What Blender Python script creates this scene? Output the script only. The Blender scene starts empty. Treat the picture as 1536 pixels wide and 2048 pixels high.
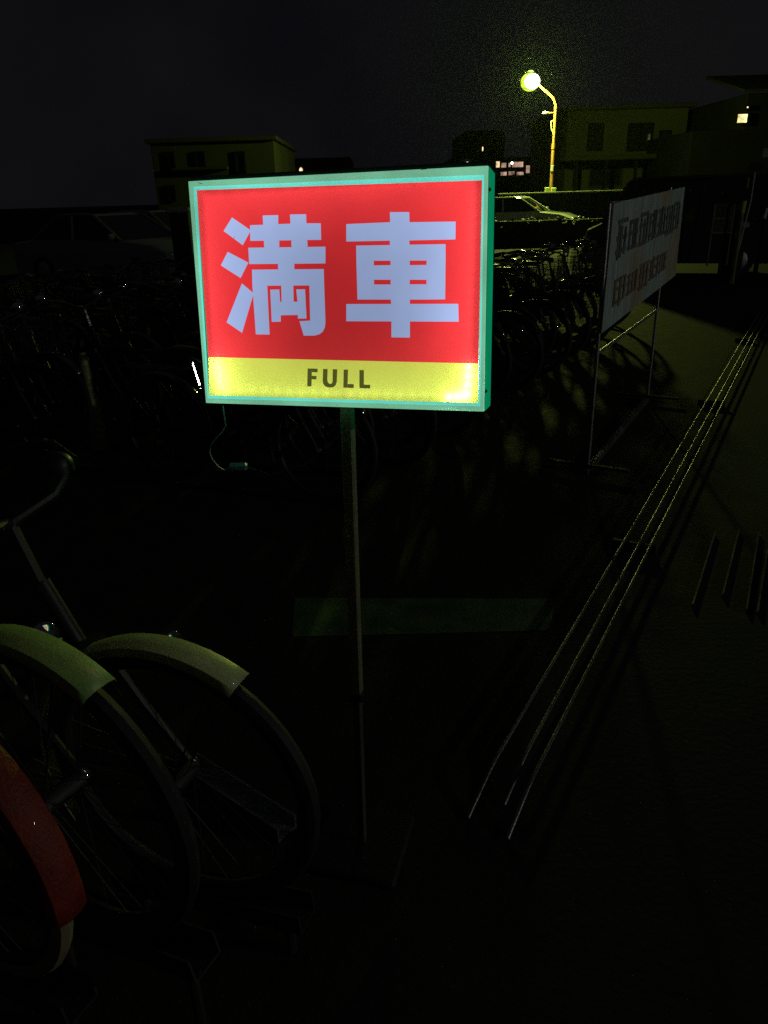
import bpy, math, random
from mathutils import Vector as V, Matrix
random.seed(7)
D = bpy.data; S = bpy.context.scene; COL = S.collection
R = math.radians
# ------------------------------------------------------------------ camera
F, CX, CY = 1500.0, 768.0, 1024.0
PITCH, ROLL, CAMH = R(22.85), R(1.7), 1.6
fwd = V((0, math.cos(PITCH), -math.sin(PITCH)))
r0 = V((1, 0, 0)); u0 = r0.cross(fwd)
cr = r0*math.cos(ROLL) - u0*math.sin(ROLL); cu = cr.cross(fwd)
O = V((0, 0, CAMH))
cd = D.cameras.new('camera'); cam = D.objects.new('camera', cd); COL.objects.link(cam)
M = Matrix((cr, cu, -fwd)).transposed().to_4x4(); M.translation = O
cam.matrix_world = M
cd.sensor_fit = 'VERTICAL'; cd.sensor_height = 36; cd.lens = 36*F/2048
cd.clip_start = .02; cd.clip_end = 1000
S.camera = cam
def ray(x, y): return ((x-CX)/F*cr - (y-CY)/F*cu + fwd).normalized()
def at_z(x, y, z): d = ray(x, y); return O + d*((z-O.z)/d.z)
def at_y(x, y, Y): d = ray(x, y); return O + d*(Y/d.y)
def at_pl(x, y, p, n): d = ray(x, y); return O + d*((p-O).dot(n)/d.dot(n))
# parking rows: e runs along the rack rails, h across them towards the aisle
AZ = R(29.26)
e = V((math.sin(AZ), math.cos(AZ), 0)); h = V((math.cos(AZ), -math.sin(AZ), 0))
def eh(a, b, z=0.0): return e*a + h*b + V((0, 0, z))
# ------------------------------------------------------------------ materials
def newmat(n):
    m = D.materials.new(n); m.use_nodes = True
    return m, m.node_tree.nodes, m.node_tree.links, m.node_tree.nodes['Principled BSDF']
def mat(n, col, rough=.5, metal=0, var=.25, scale=6, emis=None, estr=0, coat=0, bump=0, spec=.5, trans=0):
    m, N, L, b = newmat(n)
    tc = N.new('ShaderNodeTexCoord'); no = N.new('ShaderNodeTexNoise')
    no.inputs['Scale'].default_value = scale; no.inputs['Detail'].default_value = 6
    L.new(tc.outputs['Object'], no.inputs['Vector'])
    mx = N.new('ShaderNodeMix'); mx.data_type = 'RGBA'
    mx.inputs[6].default_value = [c*(1-var) for c in col]+[1]
    mx.inputs[7].default_value = [min(1, c*(1+var)) for c in col]+[1]
    L.new(no.outputs['Fac'], mx.inputs[0]); L.new(mx.outputs[2], b.inputs['Base Color'])
    b.inputs['Roughness'].default_value = rough; b.inputs['Metallic'].default_value = metal
    b.inputs['Coat Weight'].default_value = coat; b.inputs['Specular IOR Level'].default_value = spec
    b.inputs['Transmission Weight'].default_value = trans
    if var > 0:
        mr = N.new('ShaderNodeMapRange'); mr.inputs[3].default_value = max(.03, rough*.75); mr.inputs[4].default_value = min(1, rough*1.25)
        L.new(no.outputs['Fac'], mr.inputs[0]); L.new(mr.outputs[0], b.inputs['Roughness'])
    if emis:
        b.inputs['Emission Color'].default_value = list(emis)+[1]; b.inputs['Emission Strength'].default_value = estr
    if bump:
        bp = N.new('ShaderNodeBump'); bp.inputs['Strength'].default_value = bump; bp.inputs['Distance'].default_value = .01
        n2 = N.new('ShaderNodeTexNoise'); n2.inputs['Scale'].default_value = scale*9; n2.inputs['Detail'].default_value = 8
        L.new(tc.outputs['Object'], n2.inputs['Vector']); L.new(n2.outputs['Fac'], bp.inputs['Height']); L.new(bp.outputs[0], b.inputs['Normal'])
    return m
MT = dict(
 chrome=mat('chrome', (.42,.42,.41), .13, 1, .12, 20), steel=mat('galvanised_steel', (.42,.43,.42), .42, .8, .3, 30, bump=.15),
 rubber=mat('tyre_rubber', (.018,.018,.018), .7, 0, .3, 30), plastic=mat('black_plastic', (.015,.015,.016), .45, 0, .2, 20),
 black=mat('black_paint', (.012,.012,.014), .5, 0, .2, 10, coat=.1), dull=mat('dull_alloy', (.05,.05,.048), .6, .5, .3, 20), rail=mat('weathered_rail_steel', (.22,.22,.21), .4, .8, .95, 4, bump=.3), vanp=mat('dull_dark_van_paint', (.015,.015,.017), .7, 0, .2, 3), navy=mat('navy_paint', (.012,.016,.04), .3, 0, .2, 10, coat=.4),
 olive=mat('olive_grey_paint', (.50,.58,.24), .45, .0, .35, 14, coat=.2, bump=.1), green=mat('green_paint', (.36,.62,.16), .42, 0, .4, 14, coat=.2, bump=.1),
 red=mat('red_paint', (.30,.03,.012), .6, 0, .8, 16, coat=.05, bump=.3), tan=mat('tan_rubber', (.34,.28,.16), .7, 0, .3, 20),
 mirror=mat('polished_chrome', (.95,.95,.93), .05, 1, 0, 20), reflr=mat('red_reflector', (.4,.01,.01), .15, 0, .1, 30), clear=mat('clear_lens', (.5,.5,.5), .12, .6, .1, 30),
 asphalt=mat('asphalt', (.024,.025,.025), .85, 0, .6, 5, bump=.3, spec=.12), concrete=mat('concrete', (.22,.24,.2), .85, 0, .3, 5, bump=.3),
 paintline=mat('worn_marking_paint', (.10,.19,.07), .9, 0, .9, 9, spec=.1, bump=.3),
 pole=mat('brown_grey_pole_paint', (.42,.38,.22), .38, .3, .4, 18, coat=.1, bump=.2), poleb=mat('lower_pole_paint', (.14,.15,.12), .45, .3, .35, 18),
 house=mat('sign_housing_paint', (.03,.05,.045), .45, .2, .2, 10), white=mat('white_enamel', (.7,.7,.68), .3, 0, .1, 5, coat=.6),
 carw=mat('white_car_paint', (.72,.74,.7), .22, 0, .05, 3, coat=1), card=mat('dark_car_paint', (.2,.21,.2), .2, 0, .2, 3, coat=1),
 glass=mat('dark_glass', (.01,.012,.012), .06, 0, .1, 3, coat=.5),
 lampp=mat('rusty_ochre_pole', (.45,.22,.07), .55, .2, .4, 8, bump=.2),
 wallg=mat('olive_render', (.020,.023,.009), .9, 0, .5, .6, bump=.3), wallh=mat('pale_olive_render', (.035,.037,.019), .9, 0, .5, .5, bump=.3), wallr=mat('grey_render', (.016,.017,.01), .9, 0, .5, .5, bump=.3),
 walld=mat('dark_cladding', (.008,.008,.008), .9, 0, .4, .8, bump=.3, spec=.05), block=mat('dark_block_wall', (.014,.015,.013), .9, 0, .4, 2, bump=.4, spec=.1),
 leaf=mat('leaf', (.05,.09,.03), .6, 0, .4, 3), bark=mat('bark', (.06,.045,.03), .9, 0, .4, 6, bump=.5),
 box=mat('yellow_green_box_paint', (.5,.6,.25), .5, 0, .2, 6), cable=mat('white_cable', (.6,.58,.5), .45, 0, .15, 30),
 cyan=mat('pale_blue_plastic', (.12,.22,.24), .4, 0, .2, 20), gatep=mat('gate_green_paint', (.2,.26,.12), .5, .1, .3, 6),
 yellow=mat('yellow_paint', (.7,.7,.12), .5, 0, .2, 6))
def emit(n, col, s, var=0, scale=3):
    m = D.materials.new(n); m.use_nodes = True; N = m.node_tree.nodes; L = m.node_tree.links
    N.remove(N['Principled BSDF']); em = N.new('ShaderNodeEmission'); em.inputs[0].default_value = list(col)+[1]; em.inputs[1].default_value = s
    L.new(em.outputs[0], N['Material Output'].inputs[0])
    if var:
        tc = N.new('ShaderNodeTexCoord'); no = N.new('ShaderNodeTexNoise'); no.inputs['Scale'].default_value = scale
        mr = N.new('ShaderNodeMapRange'); mr.inputs[1].default_value = .35; mr.inputs[2].default_value = .65
        mr.inputs[3].default_value = s*(1-var); mr.inputs[4].default_value = s*(1+var)
        L.new(tc.outputs['Object'], no.inputs['Vector']); L.new(no.outputs['Fac'], mr.inputs[0]); L.new(mr.outputs[0], em.inputs[1])
    return m
PFIX = []
def film(n, col, glow, thru, gs=.12, k=None):
    """back-lit printed film: even light-guide glow plus what the LED beads behind push through it"""
    m = D.materials.new(n); m.use_nodes = True; N = m.node_tree.nodes; L = m.node_tree.links
    N.remove(N['Principled BSDF'])
    tc = N.new('ShaderNodeTexCoord'); no = N.new('ShaderNodeTexNoise'); no.inputs['Scale'].default_value = 7; no.inputs['Detail'].default_value = 5
    L.new(tc.outputs['Object'], no.inputs['Vector'])
    mr = N.new('ShaderNodeMapRange'); mr.inputs[1].default_value = .3; mr.inputs[2].default_value = .7
    mr.inputs[3].default_value = glow*(1-gs/2); mr.inputs[4].default_value = glow*(1+gs/2); L.new(no.outputs['Fac'], mr.inputs[0])
    em = N.new('ShaderNodeEmission'); em.inputs[0].default_value = list(col)+[1]; gout = mr.outputs[0]
    if k is not None:      # edge-lit light guide: strongest near the LED edges, weakest in the middle
        def mt(op, a_, b_=None, cl=False):
            q = N.new('ShaderNodeMath'); q.operation = op; q.use_clamp = cl
            for i_, v_ in enumerate((a_, b_)):
                if v_ is None: continue
                if isinstance(v_, (int, float)): q.inputs[i_].default_value = v_
                else: L.new(v_, q.inputs[i_])
            return q.outputs[0]
        sb_ = N.new('ShaderNodeVectorMath'); sb_.operation = 'SUBTRACT'; L.new(tc.outputs['Object'], sb_.inputs[0]); ds = []
        for _ in range(2):
            q = N.new('ShaderNodeVectorMath'); q.operation = 'DOT_PRODUCT'; L.new(sb_.outputs[0], q.inputs[0]); ds.append(q)
        PFIX.append((sb_, ds[0], ds[1]))
        S_, T_ = ds[0].outputs['Value'], ds[1].outputs['Value']; aS = mt('ABSOLUTE', S_); aT = mt('ABSOLUTE', T_)
        ex = mt('POWER', mt('DIVIDE', aS, .9, True), 2.4)
        et = mt('EXPONENT', mt('DIVIDE', mt('MULTIPLY', mt('ADD', T_, .93), -1), .27))
        eb = mt('EXPONENT', mt('DIVIDE', mt('SUBTRACT', T_, .90), .16))
        inv = lambda q: mt('SUBTRACT', 1, q, True)
        g = inv(mt('MULTIPLY', mt('MULTIPLY', inv(ex), inv(et)), inv(mt('MULTIPLY', eb, .7))))
        g = mt('ADD', mt('MULTIPLY', g, 1-k), k)
        bx = mt('MULTIPLY', mt('SUBTRACT', aS, .90), 30, True); by = mt('MULTIPLY', mt('SUBTRACT', aT, .875), 22, True)
        g = mt('MULTIPLY', g, inv(mt('MULTIPLY', mt('MAXIMUM', bx, by), .42)))
        gout = mt('MULTIPLY', g, mr.outputs[0])
    L.new(gout, em.inputs[1])
    tr = N.new('ShaderNodeBsdfTranslucent'); tr.inputs[0].default_value = [min(1, c*thru) for c in col]+[1]
    gl = N.new('ShaderNodeBsdfGlossy'); gl.inputs[0].default_value = (.02,.02,.02,1); gl.inputs['Roughness'].default_value = .3
    a = N.new('ShaderNodeAddShader'); b = N.new('ShaderNodeAddShader')
    L.new(em.outputs[0], a.inputs[0]); L.new(tr.outputs[0], a.inputs[1]); L.new(a.outputs[0], b.inputs[0]); L.new(gl.outputs[0], b.inputs[1])
    L.new(b.outputs[0], N['Material Output'].inputs[0])
    return m
MT['f_red'] = film('red_film', (.86,.050,.058), .96, .5, .22, .33)
MT['f_red_edge'] = film('red_film_border', (.62,.06,.06), .85, 1)
MT['f_yel'] = film('yellow_film', (.66,.74,.12), .88, .6, .2, .66)
MT['f_wht'] = film('white_film', (.47,.60,.98), .98, 0, .16, .50)
MT['f_blk'] = film('dark_lettering_film', (.075,.08,.014), 1, 0)
MT['led_hi'] = emit('led_bright', (1,1,.75), 260)
MT['led_mid'] = emit('led_mid', (.95,1,.8), 150)
MT['led_lo'] = emit('led_dim', (.95,1,.85), 12)
MT['f_frame'] = film('glowing_frame_plastic', (.17,.45,.29), .9, .3, .5)
MT['f_lip'] = film('glowing_frame_lip', (.13,.55,.48), .95, .7, .45)
MT['f_side'] = film('green_case_side', (0.001,.20,.085), 1.0, .05, .3)
MT['lamp'] = emit('lamp_glare_fringe', (.62,.9,.05), 1.2, .4, 9)  # yellow-green glow stands in for the fringe of the lamp's glare
MT['glow_core'] = emit('lamp_glow_core_light', (.95,1,.6), 8)  # white core of the lamp's glare
MT['lamp2'] = emit('lamp_white_light', (.95,1,.92), 4)
MT['win_w'] = emit('lit_window_warm', (1,.72,.38), 1.3, .7, 1.5)
MT['win_y'] = emit('lit_window_yellow', (1,.85,.35), 1.3, .6, 2.5)
MT['win_p'] = emit('lit_shop_front', (1,.62,.45), .42, .9, 1.2)
MT['spot'] = emit('distant_light', (1,.95,.75), 4)
MT['green_glint_glow'] = emit('green_glint', (.05,1,.4), .5)  # glow drawn as a small glint on the pavement
# ------------------------------------------------------------------ mesh builder
class MB:
    def __init__(s): s.v = []; s.f = []
    def add(s, vs, fs):
        n = len(s.v); s.v += [V(p) for p in vs]; s.f += [[i+n for i in f] for f in fs]; return s
    def box(s, c, sz, ax=None, bev=0):
        c = V(c); X, Y, Z = ax or (V((1,0,0)), V((0,1,0)), V((0,0,1)))
        hx, hy, hz = [q/2 for q in sz]
        if bev:
            b = min(bev, hx*.9, hy*.9, hz*.9); ring = []
            for (zz, ins) in ((-hz, b), (-hz+b, 0), (hz-b, 0), (hz, b)):
                for (sx, sy) in ((1,1),(-1,1),(-1,-1),(1,-1)):
                    pts = [(sx*(hx-ins), sy*(hy-b-ins*.0)), (sx*(hx-b), sy*(hy-ins))]
                    if sx*sy < 0: pts = pts[::-1]
                    ring += [c+X*p[0]+Y*p[1]+Z*zz for p in pts]
            fs = [list(range(7,-1,-1)), list(range(24, 32))]
            for k in range(3):
                for i in range(8): j = (i+1) % 8; fs.append([k*8+i, k*8+j, k*8+8+j, k*8+8+i])
            return s.add(ring, fs)
        vs = [c+X*(a*hx)+Y*(b_*hy)+Z*(g*hz) for g in (-1,1) for a, b_ in ((-1,-1),(1,-1),(1,1),(-1,1))]
        return s.add(vs, [[3,2,1,0],[4,5,6,7],[0,1,5,4],[1,2,6,5],[2,3,7,6],[3,0,4,7]])
    def tube(s, P, r, n=8, cap=True):
        P = [V(p) for p in P]; rs = r if isinstance(r, (list, tuple)) else [r]*len(P)
        prev = None; rings = []
        for i, p in enumerate(P):
            t = ((P[i+1]-p) if i == 0 else (p-P[i-1]) if i == len(P)-1 else (P[i+1]-P[i-1])).normalized()
            if prev is None:
                a = t.cross(V((0,0,1)));  a = a if a.length > .1 else t.cross(V((1,0,0)))
            else: a = prev - t*prev.dot(t)
            a.normalize(); prev = a; b = t.cross(a)
            rings.append([p+(a*math.cos(2*math.pi*k/n)+b*math.sin(2*math.pi*k/n))*rs[i] for k in range(n)])
        fs = []
        for i in range(len(P)-1):
            for k in range(n): j = (k+1) % n; fs.append([i*n+k, i*n+j, (i+1)*n+j, (i+1)*n+k])
        if cap: fs += [list(range(n-1,-1,-1)), [(len(P)-1)*n+k for k in range(n)]]
        return s.add([q for rr in rings for q in rr], fs)
    def sphere(s, c, r, n=12, m=8, half=False, ax=None):
        c = V(c); rr = r if isinstance(r, (tuple, list)) else (r, r, r); vs = []; fs = []
        X, Y, Z = ax or (V((1,0,0)), V((0,1,0)), V((0,0,1)))
        for i in range(m+1):
            th = math.pi*(i/m)*(.5 if half else 1)
            for k in range(n):
                ph = 2*math.pi*k/n
                vs.append(c+X*rr[0]*math.sin(th)*math.cos(ph)+Y*rr[1]*math.sin(th)*math.sin(ph)+Z*rr[2]*math.cos(th))
        for i in range(m):
            for k in range(n): j = (k+1) % n; fs.append([i*n+k, (i+1)*n+k, (i+1)*n+j, i*n+j])
        return s.add(vs, fs)
    def torus(s, c, Rr, r, X, Z, n=40, m=8, a0=0, a1=360, sq=1.0):
        c = V(c); Y = X.cross(Z); full = abs(a1-a0) >= 360; vs = []; fs = []
        cnt = n if full else n+1
        for i in range(cnt):
            t = R(a0+(a1-a0)*i/n); d = X*math.cos(t)+Z*math.sin(t)
            for k in range(m):
                p = 2*math.pi*k/m; vs.append(c+d*(Rr+r*math.cos(p))+Y*(r*sq*math.sin(p)))
        for i in range(n):
            i2 = (i+1) % cnt
            for k in range(m): j = (k+1) % m; fs.append([i*m+k, i*m+j, i2*m+j, i2*m+k])
        return s.add(vs, fs)
    def prism(s, P, d):
        n = len(P); P = [V(p) for p in P]; d = V(d)
        return s.add(P+[p+d for p in P], [list(range(n)), list(range(2*n-1, n-1, -1))]+[[i, n+i, n+(i+1) % n, (i+1) % n] for i in range(n)])
    def build(s, name, m, parent=None, smooth=False, bev=0, world=False):
        off = V((0,0,0)); q_ = parent if world else None
        while q_: off = off+q_.location; q_ = q_.parent
        me = D.meshes.new(name); me.from_pydata([p-off for p in s.v], [], s.f); me.update()
        import bmesh
        bm = bmesh.new(); bm.from_mesh(me); bmesh.ops.recalc_face_normals(bm, faces=bm.faces)
        bm.to_mesh(me); bm.free()
        me.materials.append(MT[m] if isinstance(m, str) else m)
        if smooth:
            for p in me.polygons: p.use_smooth = True
            me.set_sharp_from_angle(angle=R(40))
        o = D.objects.new(name, me); COL.objects.link(o); o.parent = parent
        if bev:
            b = o.modifiers.new('bevel', 'BEVEL'); b.width = bev; b.segments = 2; b.limit_method = 'ANGLE'
        return o
def tag(o, label=None, cat=None, group=None, kind=None):
    if label: o['label'] = label
    if cat: o['category'] = cat
    if group: o['group'] = group
    if kind: o['kind'] = kind
    return o
def thing(name, loc, label, cat, group=None, rz=0):
    o = D.objects.new(name, None); o.empty_display_size = .1; COL.objects.link(o); o.location = loc; o.rotation_euler = (0, 0, rz)
    return tag(o, label, cat, group)
def copy_tree(o, parent=None):
    c = o.copy(); COL.objects.link(c); c.parent = parent
    for ch in list(KIDS.get(o.name, [])): copy_tree(ch, c)
    return c
def index_kids():
    KIDS.clear()
    for o in D.objects:
        if o.parent: KIDS.setdefault(o.parent.name, []).append(o)
KIDS = {}
# ------------------------------------------------------------------ world, haze, ground
w = D.worlds.new('World'); S.world = w; w.use_nodes = True
WN = w.node_tree.nodes; WL = w.node_tree.links; bg = WN['Background']
tc = WN.new('ShaderNodeTexCoord'); no = WN.new('ShaderNodeTexNoise'); no.inputs['Scale'].default_value = 3.5; no.inputs['Detail'].default_value = 8
ramp = WN.new('ShaderNodeValToRGB'); ramp.color_ramp.elements[0].position = .35; ramp.color_ramp.elements[1].position = .7
ramp.color_ramp.elements[0].color = (.0022,.0023,.0034,1); ramp.color_ramp.elements[1].color = (.0050,.0044,.0052,1)
WL.new(tc.outputs['Generated'], no.inputs['Vector']); WL.new(no.outputs['Fac'], ramp.inputs[0]); WL.new(ramp.outputs[0], bg.inputs[0])
bg.inputs[1].default_value = 1.12
hz = MB().box((0, 40, 9), (200, 150, 20.6)).build('lamp_halo_haze', 'white'); tag(hz, 'thin added veil imitating the lens glare around the street lamp', None, None, 'stuff')
hm = D.materials.new('lamp_halo_volume'); hm.use_nodes = True; HN = hm.node_tree.nodes; HN.remove(HN['Principled BSDF'])
pv = HN.new('ShaderNodeVolumePrincipled'); pv.inputs['Color'].default_value = (.75,1,.6,1); pv.inputs['Density'].default_value = .00006; pv.inputs['Anisotropy'].default_value = .86  # added volume stands in for lens bloom around the street lamp
hm.node_tree.links.new(pv.outputs[0], HN['Material Output'].inputs['Volume']); hz.data.materials[0] = hm; hm.cycles.volume_sampling = 'MULTIPLE_IMPORTANCE'
def sheet(name, m, P, z, n=1):
    mb = MB(); mb.add([(p[0], p[1], z) for p in P], [list(range(len(P)))]); o = mb.build(name, m); return tag(o, kind='structure')
sheet('ground', 'asphalt', [(-400,-60),(400,-60),(400,700),(-400,700)], 0)
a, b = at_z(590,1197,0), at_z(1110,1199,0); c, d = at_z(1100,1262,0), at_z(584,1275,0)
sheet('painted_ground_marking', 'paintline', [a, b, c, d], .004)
gr = sheet('bicycle_parking_pavement', mat('pavement', (.036,.032,.024), .88, 0, .7, 6, bump=.35, spec=.12), [eh(-2,-14), eh(-2,-.62), eh(16,-.62), eh(16,-14)], .002)
# ------------------------------------------------------------------ illuminated sign
def crop(x, y): return x/2.3273+360, y/2.3273+300
A = [crop(36,145), crop(1432,72), crop(1412,1218), crop(120,1178)]
# plane through measured axes (right, down); corners scaled so the centre is at y = 1.47
def sign_plane():
    K = []
    # solve planar pose from four corners: a homography by 8x8 elimination
    src = [(0,0),(1,0),(1,1),(0,1)]; rows = []
    for (x, y), (u, v) in zip(src, A):
        u = (u-CX)/F; v = (v-CY)/F
        rows.append([x,y,1,0,0,0,-u*x,-u*y,u]); rows.append([0,0,0,x,y,1,-v*x,-v*y,v])
    n = 8
    for i in range(n):
        p = max(range(i, n), key=lambda k: abs(rows[k][i])); rows[i], rows[p] = rows[p], rows[i]
        pv_ = rows[i][i]; rows[i] = [q/pv_ for q in rows[i]]
        for k in range(n):
            if k != i and rows[k][i]: f_ = rows[k][i]; rows[k] = [x-f_*y for x, y in zip(rows[k], rows[i])]
    H = [r_[8] for r_ in rows]+[1]
    cv = lambda j: cr*H[j]-cu*H[3+j]+fwd*H[6+j]
    return cv(0), cv(1), cv(2)
sa, sb, so = sign_plane()
ctr = so+sa*.5+sb*.5; k = 1.46/ctr.y; sa *= k; sb *= k; so = O+so*k
sn = sb.cross(sa).normalized()   # towards the viewer?
if sn.dot(O-(so+sa*.5)) < 0: sn = -sn
SW, SH = sa.length, sb.length; su = sa.normalized(); sd = sb.normalized()
print('sign', SW, SH, 'normal', sn)
pole_bot = at_z(725,1690,0); ctr3_ = so+sa*.5+sb*.5
for sb_, d1_, d2_ in PFIX:
    sb_.inputs[1].default_value = ctr3_-pole_bot; d1_.inputs[1].default_value = su*(2/SW); d2_.inputs[1].default_value = sd*(2/SH)
def sp(x, y, depth=0.0):          # crop pixel -> point on the sign, depth behind its front plane
    px, py = crop(x, y); return at_pl(px, py, so-sn*depth, sn)
T = thing('illuminated_sign', pole_bot, 'glowing red and yellow full car park sign with white characters on a thin pole', 'sign')
def ring(pts): return pts
OUT = [(36,145),(1432,72),(1412,1218),(120,1178)]
def inset(f, depth):               # between outer corners (f=0) and panel corners (f=1)
    INN = [(78,187),(1406,141),(1388,1178),(135,1142)]
    return [sp(o_[0]+(i_[0]-o_[0])*f, o_[1]+(i_[1]-o_[1])*f, depth) for o_, i_ in zip(OUT, INN)]
def rings(name, levels, m, bev=0):
    mb = MB(); vs = []
    for l in levels: vs += l
    fs = [[i*4+k, i*4+(k+1) % 4, i*4+4+(k+1) % 4, i*4+4+k] for i in range(len(levels)-1) for k in range(4)]
    mb.add(vs, fs); o = mb.build(name, m, T, world=True); return o
dep = .062
back = [so-sn*dep, so+sa-sn*dep, so+sa+sb-sn*dep, so+sb-sn*dep]
f0 = [so, so+sa, so+sa+sb, so+sb]
ctr3 = so+sa*.5+sb*.5
grow = lambda P, g, dd: [p+(p-ctr3).normalized()*g-sn*dd for p in P]
side_mid = [p-sn*.006 for p in f0]
fr = rings('frame', [grow(f0, 0, .012), grow(f0, .0, .003), inset(.07, 0), inset(.62, .0)], 'f_frame')
lip = rings('frame_lip', [inset(.62, .0003), inset(.74, -.0025), inset(.86, -.001), inset(1.0, .007)], 'f_lip')
cs = rings('case_side', [grow(f0, .001, .012), grow(f0, .001, .093)], 'f_side')
hb = MB(); bb = grow(f0, .0015, .093); b2 = grow(f0, .0015, .106)
hb.add(bb+b2, [[0,1,5,4],[1,2,6,5],[2,3,7,6],[3,0,4,7],[7,6,5,4]]); hb.build('back_cover', 'house', T, world=True)
# panels
PD = .007
def quad(name, pts, m, dd, parent=T):
    mb = MB(); mb.add([sp(x, y, dd) for x, y in pts], [list(range(len(pts)))]); return mb.build(name, m, parent, world=True)
redp = quad('red_panel', [(78,187),(1406,141),(1388.5,994),(132,964)], 'f_red', PD)
yelp = quad('yellow_panel', [(132,964),(1388.5,994),(1388,1178),(135,1142)], 'f_yel', PD)
# characters traced as flat film shapes (crop pixels)
def glyph(name, polys, m='f_wht', cov=()):
    me = D.meshes.new(name); mb = MB()
    for P in polys: mb.add([sp(x, y, PD-.0008) for x, y in P], [list(range(len(P)))])
    for x0, y0, x1, y1 in cov: mb.add([sp(x, y, PD-.0004) for x, y in ((x0,y0),(x1,y0),(x1,y1),(x0,y1))], [[0,1,2,3]])
    o = mb.build(name, m, T, world=True)
    import bmesh
    bm = bmesh.new(); bm.from_mesh(o.data); bmesh.ops.triangulate(bm, faces=bm.faces); bm.to_mesh(o.data); bm.free()
    return o
glyph('character', [
 [(242,314),(330,374),(292,443),(203,377)], [(222,474),(318,524),(282,596),(190,537)], [(288,621),(343,667),(289,851),(217,802)],
 [(326,350),(387,348),(385,305),(457,303),(457,345),(514,343),(512,300),(587,299),(588,341),(655,341),(657,418),(327,423)],
 [(390,423),(462,422),(462,452),(392,453)], [(518,421),(592,420),(594,450),(519,451)],
 [(318,455),(677,450),(677,528),(322,531)],
 [(456,531),(532,530),(532,554),(457,555)],
 [(335,557),(669,554),(671,630),(337,632)],
 [(337,632),(406,632),(417,859),(353,858)],
 [(602,630),(671,630),(677,800),(674,826),(664,846),(648,858),(625,864),(576,864),(566,830),(556,797),(606,794)],
 [(471,632),(527,631),(529,706),(473,707)],
 [(420,650),(462,649),(466,707),(469,769),(469,799),(427,800)],
 [(463,707),(548,706),(551,768),(469,769)],
 [(541,649),(582,648),(589,784),(549,785),(547,706)],
], cov=((396,410,456,460),(524,410,586,460),(460,520,528,565),(343,620,402,645),(607,620,668,645),(476,620,524,640),(473,695,524,715),(470,712,546,760),(429,655,460,780)))
glyph('character', [
 [(977,289),(1067,289),(1068,336),(978,336)],
 [(774,345),(978,336),(1068,336),(1283,333),(1282,416),(1067,421),(977,422),(774,426)],
 [(977,422),(1067,421),(1068,440),(977,441)],
 [(820,445),(1236,438),(1236,514),(821,516)],
 [(821,516),(902,516),(904,696),(826,696)], [(980,515),(1069,515),(1069,696),(981,696)], [(1148,514),(1236,514),(1234,695),(1147,696)],
 [(902,537),(980,536),(980,604),(903,604)], [(1069,536),(1148,535),(1148,604),(1069,604)],
 [(904,626),(981,626),(981,696),(904,696)], [(1069,625),(1147,625),(1147,696),(1069,696)],
 [(981,696),(1070,696),(1070,716),(983,717)],
 [(774,717),(1295,716),(1297,799),(774,797)],
 [(984,798),(1070,798),(1070,873),(984,872)]], cov=((980,325,1066,445),(983,505,1067,722),(986,790,1069,805),(824,505,898,522),(1151,505,1233,522)))
glyph('letter', [[(594,1017),(614,1017),(612,1100),(592,1100)], [(614,1017),(641,1018),(640,1035),(614,1034)], [(613,1051),(636,1052),(635,1068),(613,1067)]], 'f_blk')
U = [(666,1019),(687,1019),(686,1072),(689,1083),(697,1089),(706,1087),(710,1078),(711,1020),(732,1021),(730,1078),(724,1096),(711,1105),(694,1106),(677,1101),(667,1090),(664,1074)]
glyph('letter', [U], 'f_blk')
glyph('letter', [[(762,1022),(782,1022),(780,1107),(760,1106)], [(781,1089),(809,1090),(809,1108),(780,1107)]], 'f_blk')
glyph('letter', [[(835,1024),(856,1024),(856,1109),(835,1108)], [(856,1092),(886,1093),(885,1110),(856,1109)]], 'f_blk')
# LED strips inside the case, seen only as light pushed through the film
def leds(pts, m, dd):
    mb = MB()
    for (x, y) in pts: mb.box(sp(x, y, dd), (.004, .004, .002), (su, sd, sn))
    mb.build('led_strip', m, T, world=True)
lin = lambda a_, b_, n: [(a_[0]+(b_[0]-a_[0])*i/(n-1), a_[1]+(b_[1]-a_[1])*i/(n-1)) for i in range(n)]
leds(lin((1372,200), (1352,960), 16), 'led_lo', .018)
leds(lin((1348,1010), (1338,1135), 4), 'led_mid', .0145)
leds(lin((1255,1148), (1325,1142), 3), 'led_mid', .0145)
leds(lin((185,985), (210,1095), 4), 'led_mid', .022)
leds(lin((235,1112), (1200,1150), 18), 'led_lo', .019)
leds(lin((105,215), (165,930), 15), 'led_lo', .026)
leds(lin((900,150), (1360,132), 7), 'led_lo', .020)
leds(lin((120,196), (830,160), 10), 'led_lo', .022)
bp = MB().add([p*1 for p in [sp(x, y, .040) for x, y in ((70,170),(1415,120),(1400,1190),(125,1160))]], [[0,1,2,3]]); bp.build('reflector_plate', 'white', T, world=True)
for q in ((1436,182),(1420,1118)):       # case screws
    px, py = crop(*q); p = so+sa+(so+sa+sb-so-sa)*((q[1]-85)/1130.)-sn*.016+su*.0015
    MB().sphere(p, .0035, 8, 5).build('screw', 'black', T, smooth=True, world=True)
# top bracket and small worn marks
MB().box(so+sa*.5-sd*.004-sn*.05, (SW*.985, .008, .09), (su, sd, sn)).build('top_rail', 'house', T, world=True)
for (x, y), (x2, y2), w_ in (((255,402),(250,414),3),((86,152),(104,158),6),((1088,162),(1096,170),3),((1386,148),(1389,156),4),((1120,92),(1150,88),5),((730,1186),(735,1190),4),((1290,1202),(1310,1203),3)):
    o_ = -.0009 if (y < 160 or y > 1180) else PD-.0016
    MB().tube([sp(x, y, o_), sp(x2, y2, o_)], w_*.00009, 6).build('scuff', 'plastic', T, world=True)
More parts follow.
